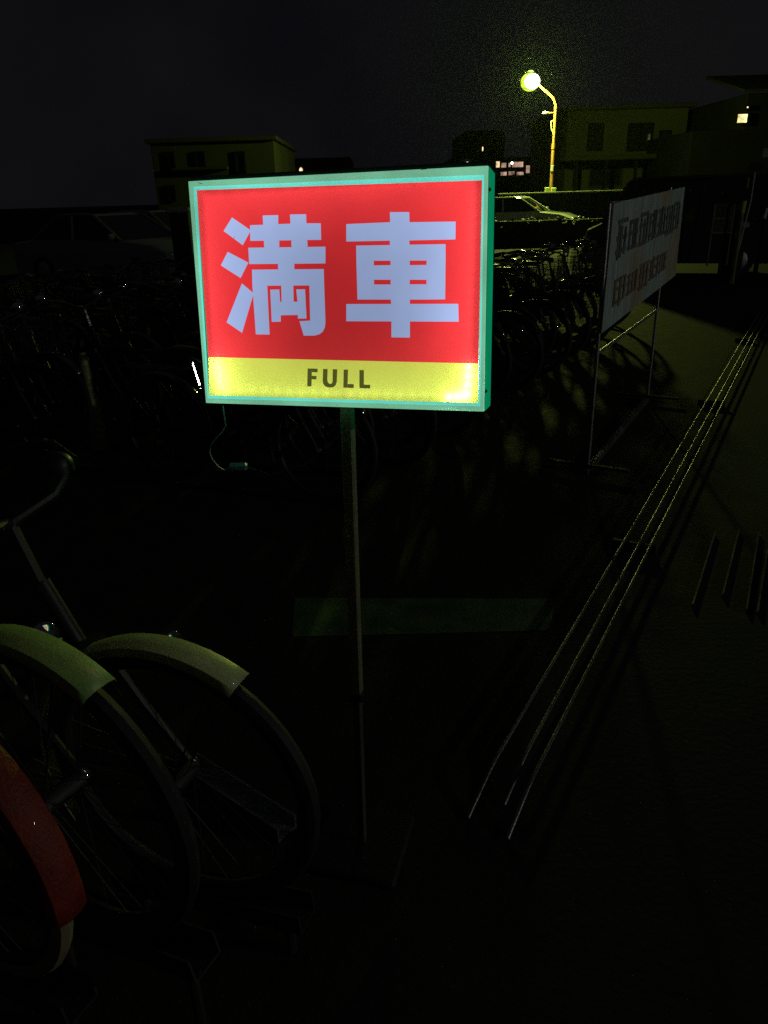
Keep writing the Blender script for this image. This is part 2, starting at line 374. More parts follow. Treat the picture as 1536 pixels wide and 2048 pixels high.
# pole
ptop = at_pl(694.5, 818, so-sn*.035, sn); mid = at_pl(711, 1345, V((0, ptop.y, 0)), V((0,1,0)))
tz = ptop.lerp(pole_bot, .58)
ax = (su - V((0,0,su.z)), V((-su.y, su.x, 0)), V((0,0,1)))
dirp = (pole_bot-ptop).normalized(); X_ = (su-dirp*su.dot(dirp)).normalized(); Y_ = dirp.cross(X_)
def seg(name, p, q, wd, m): MB().box((p+q)/2, (wd, wd, (q-p).length), (X_, Y_, dirp), bev=.003).build(name, m, T, world=True)
seg('upper_pole', ptop-dirp*.05, tz, .0245, 'pole'); seg('lower_pole', tz, pole_bot, .020, 'poleb')
seg('collar', tz-dirp*.004, tz+dirp*.022, .030, 'plastic')
bm_ = MB().box(pole_bot+V((0,0,.012)), (.24,.24,.02), (X_, V((-X_.y, X_.x, 0)), V((0,0,1))), bev=.008); bm_.build('base_plate', 'plastic', T, world=True)
# cable with inline plug
ca = thing('power_cable', at_pl(446, 812, so-sn*.04, sn), 'thin pale power cable hanging in a loop under the left corner of the lit sign', 'cable')
yy = ca.location.y
cp = [(446,812),(449,835),(452,852),(443,866),(430,878),(421,893),(419,905),(424,918),(436,933),(447,940),(460,936)]
P = [at_y(x, y, yy) for x, y in cp]
MB().tube(P, .0015, 6).build('cord', 'cable', ca, True, world=True)
MB().box(at_y(476, 934, yy), (.040,.02,.016), bev=.004).build('plug', 'cyan', ca, world=True)
P = [at_y(x, y, yy+.0) for x, y in ((492,934),(540,950),(610,930),(670,880),(700,850))]; MB().tube(P, .0015, 6).build('cord', 'plastic', ca, True, world=True)
# ------------------------------------------------------------------ bicycles
XX, ZZ = V((1,0,0)), V((0,0,1))
def make_bicycle(paint, fender, tyre='rubber', label='', group=None, basket=True, fa=38, dull=False):
    CH = 'plastic' if dull else 'chrome'
    t = thing('bicycle', (0,0,0), label, 'bicycle', group)
    rr = .33
    for cx, nm in ((.55, 'front_wheel'), (-.55, 'rear_wheel')):
        c = V((cx, 0, rr)); m = MB(); m.torus(c, .295, .011, XX, ZZ, 40, 6, sq=1.2)
        m.tube([c+V((0,-.045,0)), c+V((0,.045,0))], .02, 10)
        for i in range(28):
            a_ = 2*math.pi*i/28; b_ = a_+(.5 if i % 2 else -.5); s_ = .03 if i % 4 < 2 else -.03
            m.tube([c+V((.02*math.cos(b_), s_, .02*math.sin(b_))), c+V((.288*math.cos(a_), 0, .288*math.sin(a_)))], .0011, 3, False)
        wq = m.build(nm, 'dull', t, True)
        m = MB(); m.torus(c, .315, .019, XX, ZZ, 48, 8); m.build('tyre', tyre, wq, True)
        if nm == 'front_wheel' and tyre == 'tan': pass
        # mudguard: curved channel
        m = MB(); vs = []; fs = []; a0, a1 = (fa, 205) if cx > 0 else (-8, 150)
        n = 30
        for i in range(n+1):
            a_ = R(a0+(a1-a0)*i/n); d_ = V((math.cos(a_), 0, math.sin(a_)))
            for (yy_, dr) in ((-.030,-.018),(-.024,-.003),(-.010,.003),(.010,.003),(.024,-.003),(.030,-.018)):
                vs.append(c+d_*(.352+dr)+V((0, yy_*(1.25 if dull else 1), 0)))
        for i in range(n):
            for k in range(5): fs.append([i*6+k, i*6+k+1, i*6+7+k, i*6+6+k])
        m.add(vs, fs); fo = m.build('mudguard', fender, t, True)
        so_ = fo.modifiers.new('thick', 'SOLIDIFY'); so_.thickness = .0015
        m = MB()
        for s_ in (-1, 1):
            for a_ in ((60, 185) if cx > 0 else (10, 130)):
                m.tube([c+V((0,.04*s_,0)), c+V((.345*math.cos(R(a_)), .03*s_, .345*math.sin(R(a_))))], .0025, 5)
        m.build('mudguard_stay', 'dull', fo, True)
    bbk = V((-.08,0,.27)); st = V((-.26,0,.62)); hd = V((.33,0,.80)); hb_ = V((.38,0,.66))
    m = MB(); m.tube([st+V((.03,0,-.06)), bbk], .016, 10); m.tube([hd, hb_], .019, 10)
    m.tube([hb_, V((.2,0,.38)), V((.05,0,.29)), bbk], .018, 10); m.tube([hb_+V((0,0,.03)), V((.12,0,.5)), V((-.17,0,.44))], .014, 8)
    for s_ in (-1, 1):
        m.tube([bbk+V((0,.03*s_,0)), V((-.55,.06*s_,.33))], .009, 6); m.tube([V((-.235,.02*s_,.56)), V((-.55,.06*s_,.33))], .008, 6)
    m.build('frame', paint, t, True)
    m = MB()
    for s_ in (-1, 1): m.tube([V((.39,.045*s_,.63)), V((.46,.05*s_,.48)), V((.55,.052*s_,.33))], [.012,.011,.008], 8)
    m.box((.39,0,.64), (.03,.11,.03)); m.build('fork', CH, t, True)
    m = MB(); m.tube([hd, V((.30,0,.93))], .012, 8)
    for s_ in (-1, 1): m.tube([V((.30,0,.93)), V((.33,.1*s_,.955)), V((.31,.2*s_,1.0)), V((.20,.26*s_,1.02)), V((.06,.285*s_,1.0))], .011, 8)
    hbx = m.build('handlebar', CH, t, True)
    for s_ in (-1, 1): MB().tube([V((.17,.268*s_,1.018)), V((.04,.29*s_,.995))], .016, 8).build('grip', 'plastic', hbx, True)
    for s_ in (-1, 1): MB().tube([V((.27,.245*s_,.995)), V((.2,.29*s_,.985)), V((.1,.31*s_,.965))], .005, 5).build('brake_lever', 'chrome', hbx, True)
    m = MB(); m.sphere((.30,.16,1.0), (.034,.034,.030), 20, 10, half=True); m.tube([(.30,.16,.985),(.30,.16,1.001)], .0335, 20); m.build('bell', 'plastic' if dull else 'mirror', hbx, True)
    m = MB(); m.tube([V((-.255,0,.6)), V((-.30,0,.78))], .013, 8); sp_ = m.build('seat_post', 'chrome', t, True)
    m = MB(); vs = []; prof = [(-.14,.09,.0),(-.1,.105,.012),(-.02,.09,.008),(.06,.045,.004),(.13,.022,.0),(.15,.012,-.012)]
    for x, w_, z_ in prof:
        for k in range(9):
            a_ = math.pi*k/8; vs.append(V((-.30+x, w_*math.cos(a_), .80+z_+.028*math.sin(a_))))
        vs.append(V((-.30+x, 0, .775+z_)))
    fs = [[i*10+k, i*10+(k+1) % 10, i*10+10+(k+1) % 10, i*10+10+k] for i in range(5) for k in range(10)]+[list(range(9,-1,-1)), list(range(50,60))]
    m.add(vs, fs); m.build('saddle', 'plastic', t, True)
    m = MB()
    for y_ in (-.055,-.02,.02,.055): m.tube([(-.33,y_,.70),(-.80,y_,.70)], .005, 6)
    for x_ in (-.36,-.5,-.65,-.80): m.tube([(x_,-.06,.70),(x_,.06,.70)], .005, 6)
    for s_ in (-1, 1): m.tube([(-.62,.06*s_,.70),(-.56,.07*s_,.34)], .005, 6)
    m.build('rear_rack', 'dull', t, True)
    m = MB(); m.tube([(-.905,0,.50),(-.89,0,.50)], .03, 14); m.build('rear_reflector', 'reflr', t, True)
    for cx in (.55, -.55):
        for s_ in (-1, 1): MB().sphere((cx, .052*s_, .33), (.018,.018,.018), 12, 8).build('axle_nut', 'mirror', t, True)
    m = MB(); m.sphere((-.255, .0, .612), (.022,.022,.01), 12, 6); m.build('seat_clamp', 'mirror', t, True)
    if basket:
        m = MB(); x0, x1, z0, z1 = .44, .68, .72, .95
        for i in range(7):
            f_ = i/6; z_ = z0+(z1-z0)*f_; g = .025*f_
            m.tube([(x0,-.14-g,z_),(x1+g,-.14-g,z_),(x1+g,.14+g,z_),(x0,.14+g,z_),(x0,-.14-g,z_)], .0035 if i == 6 else .0017, 4, False)
        for i in range(11):
            y_ = -.14+.28*i/10
            m.tube([(x0,y_*1.15,z1),(x0,y_,z0),(x1,y_,z0),(x1+.025,y_*1.18,z1)], .0017, 4, False)
        for i in range(8):
            x_ = x0+(x1-x0)*i/7
            for s_ in (-1, 1): m.tube([(x_,.14*s_,z0),(x_+.02*i/7,.165*s_,z1)], .0017, 4, False)
        m.build('basket', 'plastic', t)
    m = MB(); m.tube([(.56,.075,.62),(.50,.075,.62)], [.034,.02], 12); m.tube([(.5,.07,.62),(.42,.05,.62)], .006, 6)
    hl = m.build('headlight', 'plastic', t, True); MB().sphere((.558,.075,.62), (.018,.036,.036), 16, 10).build('lens', 'mirror', hl, True)
    m = MB(); m.prism([(-.08+.1,-.05,.27+.055),(-.08+.13,-.05,.27),(-.08+.1,-.05,.27-.06),(-.08,-.05,.27-.075),(-.55,-.05,.33-.05),(-.60,-.05,.33),(-.55,-.05,.33+.05),(-.08,-.05,.27+.08)], (0,-.012,0))
    m.build('chain_guard', paint, t)
    m = MB()
    for s_, a_ in ((-1, 1), (1, -1)):
        e_ = bbk+V((.10*a_, .075*s_, .13*a_)); m.tube([bbk+V((0,.05*s_,0)), bbk+V((.01*a_,.07*s_,.01*a_)), e_], .008, 6)
    m.tube([bbk+V((0,-.06,0)), bbk+V((0,.06,0))], .02, 10)
    ck = m.build('crank', 'chrome', t, True)
    for s_, a_ in ((-1, 1), (1, -1)):
        e_ = bbk+V((.10*a_, .075*s_, .13*a_)); MB().box(e_+V((0,.05*s_,0)), (.06,.085,.022), bev=.004).build('pedal', 'plastic', ck)
    m = MB(); m.tube([(-.55,.075,.33),(-.66,.12,.015)], .008, 6); m.tube([(-.55,-.075,.33),(-.66,-.12,.015)], .008, 6); m.tube([(-.66,-.12,.012),(-.66,.12,.012)], .008, 6)
    m.build('kickstand', 'dull', t, True)
    return t
def put(o, wheel_c, az):            # place so that the front wheel hub stands above wheel_c
    d_ = V((math.sin(az), math.cos(az), 0)); o.location = V((wheel_c[0], wheel_c[1], 0))-d_*.55
    o.rotation_euler = (0, 0, math.atan2(d_.y, d_.x))
def put_tilt(o, hub, az, key):
    pt_ = math.asin((hub[2]-.33)/1.1); d_ = V((math.sin(az), math.cos(az), 0))
    Mx = Matrix.Rotation(math.atan2(d_.y, d_.x), 3, 'Z') @ Matrix.Rotation(-pt_, 3, 'Y')
    o.rotation_euler = Mx.to_euler(); o.location = V(hub)-Mx @ V((.55,0,.33))
    f_ = Mx @ V((1,0,0)); up_ = Mx @ V((0,0,1)); n = f_.cross(up_); ct = V(hub)-up_*.345
    t = thing('raised_wheel_tray', V((ct.x, ct.y, 0)), 'raised steel tray under the front wheel of the '+key, 'bike rack')
    for s_ in (-1, 1): MB().box(ct+n*.034*s_+up_*.02, (.5,.005,.05), (f_, n, up_)).build('side_lip', 'dull', t, world=True)
    MB().box(ct-up_*.004, (.5,.062,.004), (f_, n, up_)).build('tray_floor', 'dull', t, world=True)
    for q_ in (-.2, .2):
        p_ = ct+f_*q_-up_*.008; MB().tube([V((p_.x, p_.y, 0)), p_], .012, 8).build('leg', 'dull', t, True, world=True)
b1 = make_bicycle('black', 'olive', label='bicycle with pale olive front mudguard, parked nearest the pole of the lit sign', basket=False, fa=52, dull=True)
put_tilt(b1, (-.462, 1.285, .44), R(110), 'bicycle with the olive mudguard')
b2_ = make_bicycle('black', 'green', label='bicycle with broad green front mudguard, second from the sign pole at the left edge', basket=False, fa=47, dull=True)
put_tilt(b2_, (-.635, 1.125, .56), R(118.5), 'bicycle with the green mudguard')
b3 = make_bicycle('navy', 'red', 'tan', label='bicycle with red front mudguard and tan tyre curving down at bottom left', basket=False, fa=-13, dull=True)
put_tilt(b3, (-.862, 1.09, .50), R(118), 'bicycle with the red mudguard')
GA = 'bicycles in the dark parking rows'
LB = 'dark bicycle among the packed rows behind the lit sign'
index_kids()
protos = [make_bicycle(p_, f_, label=LB, group=GA) for p_, f_ in (('black', 'chrome'), ('navy', 'black'))]
index_kids()
spots = []
for i in range(20):
    if i != 6: spots.append((3.3+.36*i+random.uniform(-.05,.05), -1.62-(.22 if i % 2 else 0)+random.uniform(-.06,.06), 0))
for i in range(20): spots.append((2.3+.38*i+random.uniform(-.05,.05), -3.75-(.22 if i % 2 else 0)+random.uniform(-.06,.06), 0))
for i in range(14): spots.append((4.2+.42*i+random.uniform(-.06,.06), -5.6+random.uniform(-.1,.1), 1))
for i, (a_, b_, fl) in enumerate(spots):
    o = protos[i] if i < 2 else copy_tree(protos[i % 2])
    az = AZ+math.pi/2+random.uniform(-.06,.06)+(math.pi if fl else 0)
    put(o, eh(a_, b_ + (-.55 if not fl else -1.1)), az)
    sx = o.rotation_euler.z; o.rotation_euler = (random.uniform(-.05,.05), 0, sx)
# wheel trays of the rack
def tray(p, d_, L_, lab):
    t = thing('wheel_tray', p, lab, 'bike rack'); n = V((-d_.y, d_.x, 0)); q = p+d_*L_
    for s_ in (-1, 1): MB().box((p+q)/2+n*.032*s_+V((0,0,.024)), (L_, .006, .048), (d_, n, ZZ)).build('side_lip', 'steel', t, world=True)
    MB().box((p+q)/2+V((0,0,.006)), (L_, .058, .004), (d_, n, ZZ)).build('tray_floor', 'steel', t, world=True)
d1 = V((math.sin(R(112.8)), math.cos(R(112.8)), 0))
tray(at_z(380,1542,0), (at_z(622,1702,0)-at_z(380,1542,0)).normalized(), .42, 'short steel wheel tray on the ground left of the sign pole')
# three long rails
t = thing('triple_rail', eh(1.6,-.54), 'three parallel thin steel rails running along the ground beside the board', 'rail')
def rail_line(p, q, z):
    a_ = at_z(*p, z); b_ = at_z(*q, z); d_ = (b_-a_).normalized(); return a_, b_+d_*5
for p, q in (((994,1513),(1415,800)), ((1060,1491),(1427,812)), ((1069,1548),(1438,822))):
    a_, b_ = rail_line(p, q, .05); MB().tube([a_-(b_-a_).normalized()*.22-V((0,0,.045)), a_-(b_-a_).normalized()*.06-V((0,0,.006)), a_, b_], .0062, 10).build('pipe', 'rail', t, True, world=True)
for k_ in range(4):
    for_ = 3.4+k_*2.9
    MB().box(eh(for_, -.54, .022), (.02,.20,.044), (e, h, ZZ)).build('rail_foot', 'plastic', t, world=True)
# lane guide edges at the right margin
for (p, q), lab in zip((((1385,1210),(1430,1065)), ((1445,1190),(1478,1060)), ((1493,1220),(1518,1065)), ((1515,1225),(1535,1100))),
    ('thin steel guide strip on the ground, first of four at the right edge', 'thin steel guide strip on the ground, second of four by the right edge',
     'thin steel guide strip on the ground, third of four at the right edge', 'brightest thin steel guide strip on the ground at the far right edge')):
    a_, b_ = at_z(*p, .012), at_z(*q, .012); d_ = (b_-a_).normalized(); n = V((-d_.y, d_.x, 0))
    o = MB().box((a_+b_)/2-V((0,0,.004)), ((b_-a_).length, .006, .016), (d_, n, ZZ)).build('guide_strip', 'rail'); tag(o, lab, 'guide strip', 'guide strips on the ground')
# ------------------------------------------------------------------ notice board
hp = h*-1.0
def bd(x, y, off=0): return at_pl(x, y, h*(-1.0+off), h)
c0 = [bd(1228,407), bd(1370,374), bd(1351,551), bd(1203,667)]
ft = [at_pl(1180,958,h*-1.0,h), at_pl(1300,792,h*-1.0,h)]
ft = [V((p.x, p.y, 0)) for p in ft]
t = thing('notice_board', ft[0], 'white weathered notice board with faded dark lettering on a tubular stand beside the rails', 'notice board')
nb, N, L, bs = newmat('streaked_board_face')
tcn = N.new('ShaderNodeTexCoord'); mp = N.new('ShaderNodeMapping'); mp.inputs['Scale'].default_value = (9, 9, .8)
n1 = N.new('ShaderNodeTexNoise'); n1.inputs['Scale'].default_value = 4; n1.inputs['Detail'].default_value = 8; n1.inputs['Roughness'].default_value = .7
rp = N.new('ShaderNodeValToRGB'); rp.color_ramp.elements[0].position = .36; rp.color_ramp.elements[0].color = (.42,.40,.33,1)
rp.color_ramp.elements[1].position = .6; rp.color_ramp.elements[1].color = (.78,.82,.80,1)
L.new(tcn.outputs['Object'], mp.inputs[0]); L.new(mp.outputs[0], n1.inputs['Vector']); L.new(n1.outputs['Fac'], rp.inputs[0]); n2 = N.new('ShaderNodeTexNoise'); n2.inputs['Scale'].default_value = 1.6; L.new(tcn.outputs['Object'], n2.inputs['Vector'])
r2 = N.new('ShaderNodeValToRGB'); r2.color_ramp.elements[0].position = .42; r2.color_ramp.elements[0].color = (.68,.82,.82,1); r2.color_ramp.elements[1].position = .6; r2.color_ramp.elements[1].color = (.70,.62,.48,1)
L.new(n2.outputs['Fac'], r2.inputs[0]); mu = N.new('ShaderNodeMix'); mu.data_type = 'RGBA'; mu.blend_type = 'MULTIPLY'; mu.inputs[0].default_value = 1
L.new(rp.outputs[0], mu.inputs[6]); L.new(r2.outputs[0], mu.inputs[7]); L.new(mu.outputs[2], bs.inputs['Base Color']); bs.inputs['Roughness'].default_value = .5
MB().prism(c0, -h*.008).build('panel', nb, t, world=True)
m = MB(); rows = []
lerp2 = lambda s_, t_: (c0[0].lerp(c0[1], s_)).lerp(c0[3].lerp(c0[2], s_), t_)
random.seed(3)
def chars(t0, t1, n, s0=.05, s1=.96):
    for i in range(n):
        a_ = s0+(s1-s0)*i/n; b_ = a_+(s1-s0)/n*.86
        for k_ in range(3):
            y_ = t0+(t1-t0)*(k_+random.uniform(.0,.5))/3; rows.append((a_, b_, y_, y_+(t1-t0)*.11))
        for k_ in range(3):
            x_ = a_+(b_-a_)*(k_+random.uniform(0,.6))/3; q_ = random.uniform(0,.25)*(t1-t0); rows.append((x_, x_+(b_-a_)*.17, t0+q_, t1-random.uniform(0,.2)*(t1-t0)))
chars(.12,.46,7,.06,.95); chars(.60,.86,5,.08,.80)
MT['ink2'] = mat('faded_brown_lettering', (.26,.19,.12), .5, 0, .8, 14)
MT['ink'] = mat('faded_lettering', (.14,.17,.15), .5, 0, .8, 14)
for lo_, hi_ in ((0,.32),(.32,.58),(.58,1)):
    m = MB()
    for i, (a_, b_, c_, d_) in enumerate(rows):
        if lo_ <= (c_+d_)/2 < hi_: o_ = h*(.002+.0006*(i % 6)); m.add([lerp2(a_,c_)+o_, lerp2(b_,c_)+o_, lerp2(b_,d_)+o_, lerp2(a_,d_)+o_], [[0,1,2,3]])
    m.build('text_line', 'ink2' if lo_ == .58 else 'ink', t, world=True)
m = MB(); L0, L1 = ft
up = lambda p, z: V((p.x, p.y, z))
for nm, p, topz in (('leg', L0, c0[0].z), ('leg', L1, c0[1].z)):
    MB().tube([up(p, .0)-h*.02, up(p, topz)-h*.02], .011, 10).build(nm, 'steel', t, True, world=True)
lo0, lo1 = bd(1206,705), bd(1330,625)
MB().tube([up(L0, lo0.z)-h*.02, up(L1, lo0.z)-h*.02], .011, 10).build('crossbar', 'steel', t, True, world=True)
MB().tube([up(L0, c0[0].z)-h*.02, up(L1, c0[0].z)-h*.02], .011, 10).build('top_bar', 'steel', t, True, world=True)
MB().box((L0+L1)/2+ZZ*.018-h*.02, ((L1-L0).length+.1, .04, .036), (e, h, ZZ), bev=.005).build('foot_bar', 'rail', t, world=True)
for p in (L0, L1): MB().box(p+ZZ*.045-h*.02, (.04, .5, .018), (e, h, ZZ), bev=.005).build('foot', 'dull', t, world=True)
# ------------------------------------------------------------------ street lamps
def make_lamp(name, base, pole_h, head, globe, gr_, label, power, lcol):
    t = thing(name, base, label, 'street lamp'); B = V(base); top = B+ZZ*pole_h
    k_ = pole_h
    MB().tube([B, B+ZZ*k_*.3, B+ZZ*k_*.62], [.085,.075,.07], 12).build('lower_pole', 'lampp', t, True, world=True)
    MB().tube([B+ZZ*k_*.62, B+ZZ*k_*.80, B+ZZ*(k_*.90), B+ZZ*k_*.95+(head-B).normalized().cross(ZZ)*0+(V((head.x,head.y,0))-V((B.x,B.y,0)))*.12, B+ZZ*k_*1.0+(V((head.x,head.y,0))-V((B.x,B.y,0)))*.45, head+ZZ*.16], [.055,.055,.052,.045,.04,.04], 12).build('arm', 'lampp', t, True, world=True)
    MB().tube([B+ZZ*(k_*.62-.1), B+ZZ*(k_*.62+.1)], .082, 12).build('collar', 'lampp', t, True, world=True)
    g = MB().sphere(head, (gr_, gr_, gr_*.9), 20, 12).build('lamp_glow_globe', globe, t, True, world=True)
    ld = D.lights.new('lamp_light', 'POINT'); ld.energy = power; ld.color = lcol; ld.shadow_soft_size = gr_*.85; ld.use_soft_falloff = False
    lo = D.objects.new('lamp_light', ld); COL.objects.link(lo); lo.parent = t; lo.location = head-B+V((-.02,-gr_*1.62,-.05))
    MB().sphere(head+V((-.02,-gr_*1.62,-.05)), (gr_*.8, gr_*.7, gr_*.72), 18, 12).build('lamp_glow_core', 'glow_core', t, True, world=True)  # added white core in front of the globe imitates the burnt-out glare
    MB().sphere(head+ZZ*gr_*.93, (gr_*.4, gr_*.4, gr_*.25), 16, 6, half=True).build('lamp_cap', 'house', t, True, world=True)
    return t
LD = 33.0
lb = at_y(1102, 384, LD); hd_ = at_y(1060, 164, LD); lb0 = V((lb.x, lb.y, 0))
kz = at_y(1098, 180, LD).z
tl = make_lamp('street_lamp', lb0, kz, hd_, 'lamp', .36, 'tall ochre street lamp with a dazzling yellow green light above the white car', 3000, (.78,1,.16))  # globe enlarged to the size of the lens glare
q = at_y(1091, 226, LD); MB().tube([V((lb0.x, lb0.y, q.z)), q], .02, 8).build('bracket', 'lampp', tl, True, world=True)
MB().sphere(q, (.13,.09,.06), 12, 6).build('insulator', 'white', tl, True, world=True)
MB().tube([V((lb0.x-.02, lb0.y, q.z-.25)), V((lb0.x-.16, lb0.y, q.z-.3)), V((lb0.x-.12, lb0.y, q.z-.55)), V((lb0.x-.03, lb0.y, q.z-.75))], .018, 6).build('loop_wire', 'cable', tl, True, world=True)
q = at_y(1104, 337, LD-.05); MB().box(q, (.10,.08,.22), bev=.01).build('meter_box', 'white', tl, world=True)
q = at_y(1094, 384, LD-.15); MB().box(q, (.17,.14,.34), bev=.015).build('switch_box', 'box', tl, world=True)
q = at_y(1107, 384, LD-.15); MB().box(q, (.19,.14,.32), bev=.015).build('switch_box', 'box', tl, world=True)
q = at_y(1093, 391, LD-.15); MB().box(q, (.22,.2,.06), bev=.01).build('box_shelf', 'white', tl, world=True)
# a second lamp of the same kind stands outside the frame, beyond the aisle to the right
l2b = eh(5.4, 12.0); make_lamp('street_lamp', l2b, 3.6, l2b-h*.8+ZZ*3.6, 'lamp2', .16, 'second street lamp with white light, beyond the aisle outside the right edge', 300, (.95,1,.9))
# ------------------------------------------------------------------ cars
def make_car(loc, heading, paint, label, van=False, group=None):
    t = thing('parked_car', (0,0,0), label, 'car', group)
    W = .84 if not van else .74; Lh = 2.25 if not van else 1.7
    if van: low = [(-1.7,.25),(-1.7,.95),(-1.64,1.0),(1.35,1.0),(1.62,.88),(1.7,.6),(1.7,.25)]; rf = [(-1.64,1.0),(-1.58,1.68),(-1.45,1.76),(.75,1.76),(.9,1.70),(1.35,1.0)]
    else: low = [(-2.2,.25),(-2.24,.62),(-2.15,.88),(-1.55,.95),(.75,.95),(1.75,.84),(2.15,.70),(2.25,.5),(2.2,.25)]; rf = [(-1.6,.94),(-.95,1.33),(-.7,1.41),(.05,1.42),(.25,1.38),(1.0,.92)]
    def loft(profile, y0, y1s, zc):
        m = MB(); n = len(profile); secs = [(-1,.94),(-.9,1.0),(.9,1.0),(1,.94)]; vs = []
        zm = min(p[1] for p in profile)
        for s_, g in secs:
            for (x, z) in profile:
                f_ = (z-zm)/zc if zc else 0
                y_ = s_*(y0+(y1s-y0)*min(1, max(0, f_)))
                zz = z-(0 if abs(s_) < .95 else .02*(1 if z > zm+.1 else 0)); vs.append((x*(1 if abs(s_) < .95 else .985), y_, zz))
        fs = [[i*n+k, i*n+(k+1) % n, (i+1)*n+(k+1) % n, (i+1)*n+k] for i in range(3) for k in range(n)]
        fs += [list(range(n-1,-1,-1)), list(range(3*n, 4*n))]
        m.add(vs, fs); return m
    bo = loft(low, W, W*.97, .7).build('body', paint, t, True)
    roof = MB(); top = .40 if not van else .68; yt = W*.80 if not van else W*.93
    # roof shell and pillars
    hgt = rf[2][1] if not van else 1.76; zb = .94 if not van else 1.0
    def yat(z): return W*.96+(yt-W*.96)*min(1, (z-zb)/(hgt-zb))
    P = rf
    def pt(x, z, s_, o_=0): return V((x, s_*(yat(z)+o_), z))
    m = MB()
    i0, i1 = 1, len(P)-2
    for i in range(i0, i1): m.prism([pt(*P[i], -1), pt(*P[i+1], -1), pt(*P[i+1], 1), pt(*P[i], 1)], (0,0,-.035))
    for s_ in (-1, 1):
        m.tube([pt(*P[0], s_), pt(*P[1], s_)], .035, 8); m.tube([pt(*P[-1], s_), pt(*P[-2], s_)], .032, 8)
        m.tube([pt(*p, s_) for p in P[1:-1]], .030, 8)
        xb = -.35 if not van else -.4; m.tube([pt(xb+.0, zb, s_), pt(xb-.05, hgt-.01, s_)], .028, 8)
        if van: m.tube([pt(.45, zb, s_), pt(.42, hgt-.01, s_)], .025, 8)
    m.build('roof', paint, t, True)
    m = MB()
    for s_ in (-1, 1): m.tube([pt(*p, s_, .033) for p in P], .012, 8)
    m.build('highlight_trim', 'chrome', t, True)  # added chrome lines that catch highlights along the roofline
    m = MB(); gi = -.012
    for s_ in (-1, 1): m.add([pt(*p, s_, gi) for p in P], [list(range(len(P)))])
    m.build('side_window', 'glass', t)
    MB().add([pt(*P[-2], -1, -.02), pt(*P[-2], 1, -.02), pt(*P[-1], 1, -.02), pt(*P[-1], -1, -.02)], [[0,1,2,3]]).build('windscreen', 'glass', t)
    MB().add([pt(*P[1], -1, -.02), pt(*P[1], 1, -.02), pt(*P[0], 1, -.02), pt(*P[0], -1, -.02)], [[0,1,2,3]]).build('rear_window', 'glass', t)
    wx = (1.35, -1.3) if not van else (1.15, -1.15)
    for x_ in wx:
        for s_ in (-1, 1):
            c = V((x_, s_*(W-.08), .31)); m = MB(); m.tube([c-V((0,.09,0)), c+V((0,.09+.012,0))], .30, 28); wq = m.build('wheel', 'rubber', t, True)
            m = MB(); m.tube([c+V((0,s_*.103,0)), c+V((0,s_*.113,0))], [.19,.17], 20); m.build('rim', 'steel', wq, True)
    fx = low[-1][0]; 
    for s_ in (-1, 1):
        MB().sphere((fx-.03, s_*(W-.22), .66), (.07,.16,.075), 12, 8).build('headlight', 'clear', t, True)
        MB().box((low[1][0]+.03, s_*(W-.16), .75), (.06,.22,.13), bev=.02).build('tail_light', 'reflr', t)
        m = MB(); m.box((P[-1][0]-.12, s_*(W+.09), zb+.06), (.09,.17,.11), bev=.03); m.build('wing_mirror', paint, t)
        m = MB()
        for x_ in ((-.45,.35) if not van else (-.5,.4)): m.box((x_, s_*(W+.006), .80), (.15,.02,.025), bev=.006)
        m.build('door_handle', paint, t)
    m = MB(); m.box((fx-.02,0,.36), (.14,W*1.9,.16), bev=.03); m.box((low[0][0]+.02,0,.36), (.14,W*1.9,.16), bev=.03); m.build('bumper', paint, t)
    MB().box((fx+.01,0,.58), (.03,.8,.13), bev=.01).build('grille', 'plastic', t)
    t.location = loc; t.rotation_euler = (0, 0, heading)
    return t
p = at_y(1042, 395, 30); make_car(V((p.x-.1, 30, 0)), R(-24), 'carw', 'white saloon car gleaming yellow green under the street lamp, half hidden by the lit sign')
p = at_y(222, 432, 17); make_car(V((p.x, 17, 0)), R(-28), 'card', 'dark saloon car at far left with only its roof edge catching light')
p = at_y(300, 430, 20.5); make_car(V((p.x+.3, 20.5, 0)), R(-28), 'card', 'dark car just left of the lit sign, beyond the dark saloon')
p = at_y(1310, 372, 15.5); make_car(V((p.x+.6, 15.8, 0)), R(158), 'vanp', 'dark boxy van behind the notice board with a thin highlight along its roof', van=True)
# ------------------------------------------------------------------ walls and buildings
def world_box(name, x0, x1, ytop, Y, depth, m, label, cat='building', zt=None):
    a_ = at_y(x0, ytop, Y); b_ = at_y(x1, ytop, Y); z_ = zt or max(a_.z, b_.z); cx = (a_.x+b_.x)/2
    t = thing(name, (cx, Y, 0), label, cat)
    MB().box((cx, Y+depth/2, z_/2), (b_.x-a_.x, depth, z_), bev=.03).build('wall', m, t, world=True)
    return t, a_.x, b_.x, z_
def window(t, x0, y0, x1, y1, Y, m='glass', frame='walld', sill=True):
    a_ = at_y(x0, y0, Y); b_ = at_y(x1, y1, Y); cx, cz = (a_.x+b_.x)/2, (a_.z+b_.z)/2; w_, h_ = abs(b_.x-a_.x), abs(a_.z-b_.z)
    f = MB(); 
    for s_ in (-1, 1): f.box((cx+s_*w_/2, Y-.03, cz), (.07,.12,h_+.07)); f.box((cx, Y-.028, cz+s_*h_/2), (w_-.07,.11,.07))
    fo = f.build('window', frame, t, world=True)
    MB().box((cx, Y-.008, cz), (w_-.06,.02,h_-.06)).build('pane', m, fo, world=True)
    if w_ > .9: MB().box((cx, Y-.035, cz), (.05,.05,h_-.07)).build('mullion', frame, fo, world=True)
t, xa, xb, zt = world_box('concrete_block_wall', 1000, 1700, 390, 32.0, .2, 'block', 'low dark block wall behind the white car', 'wall')
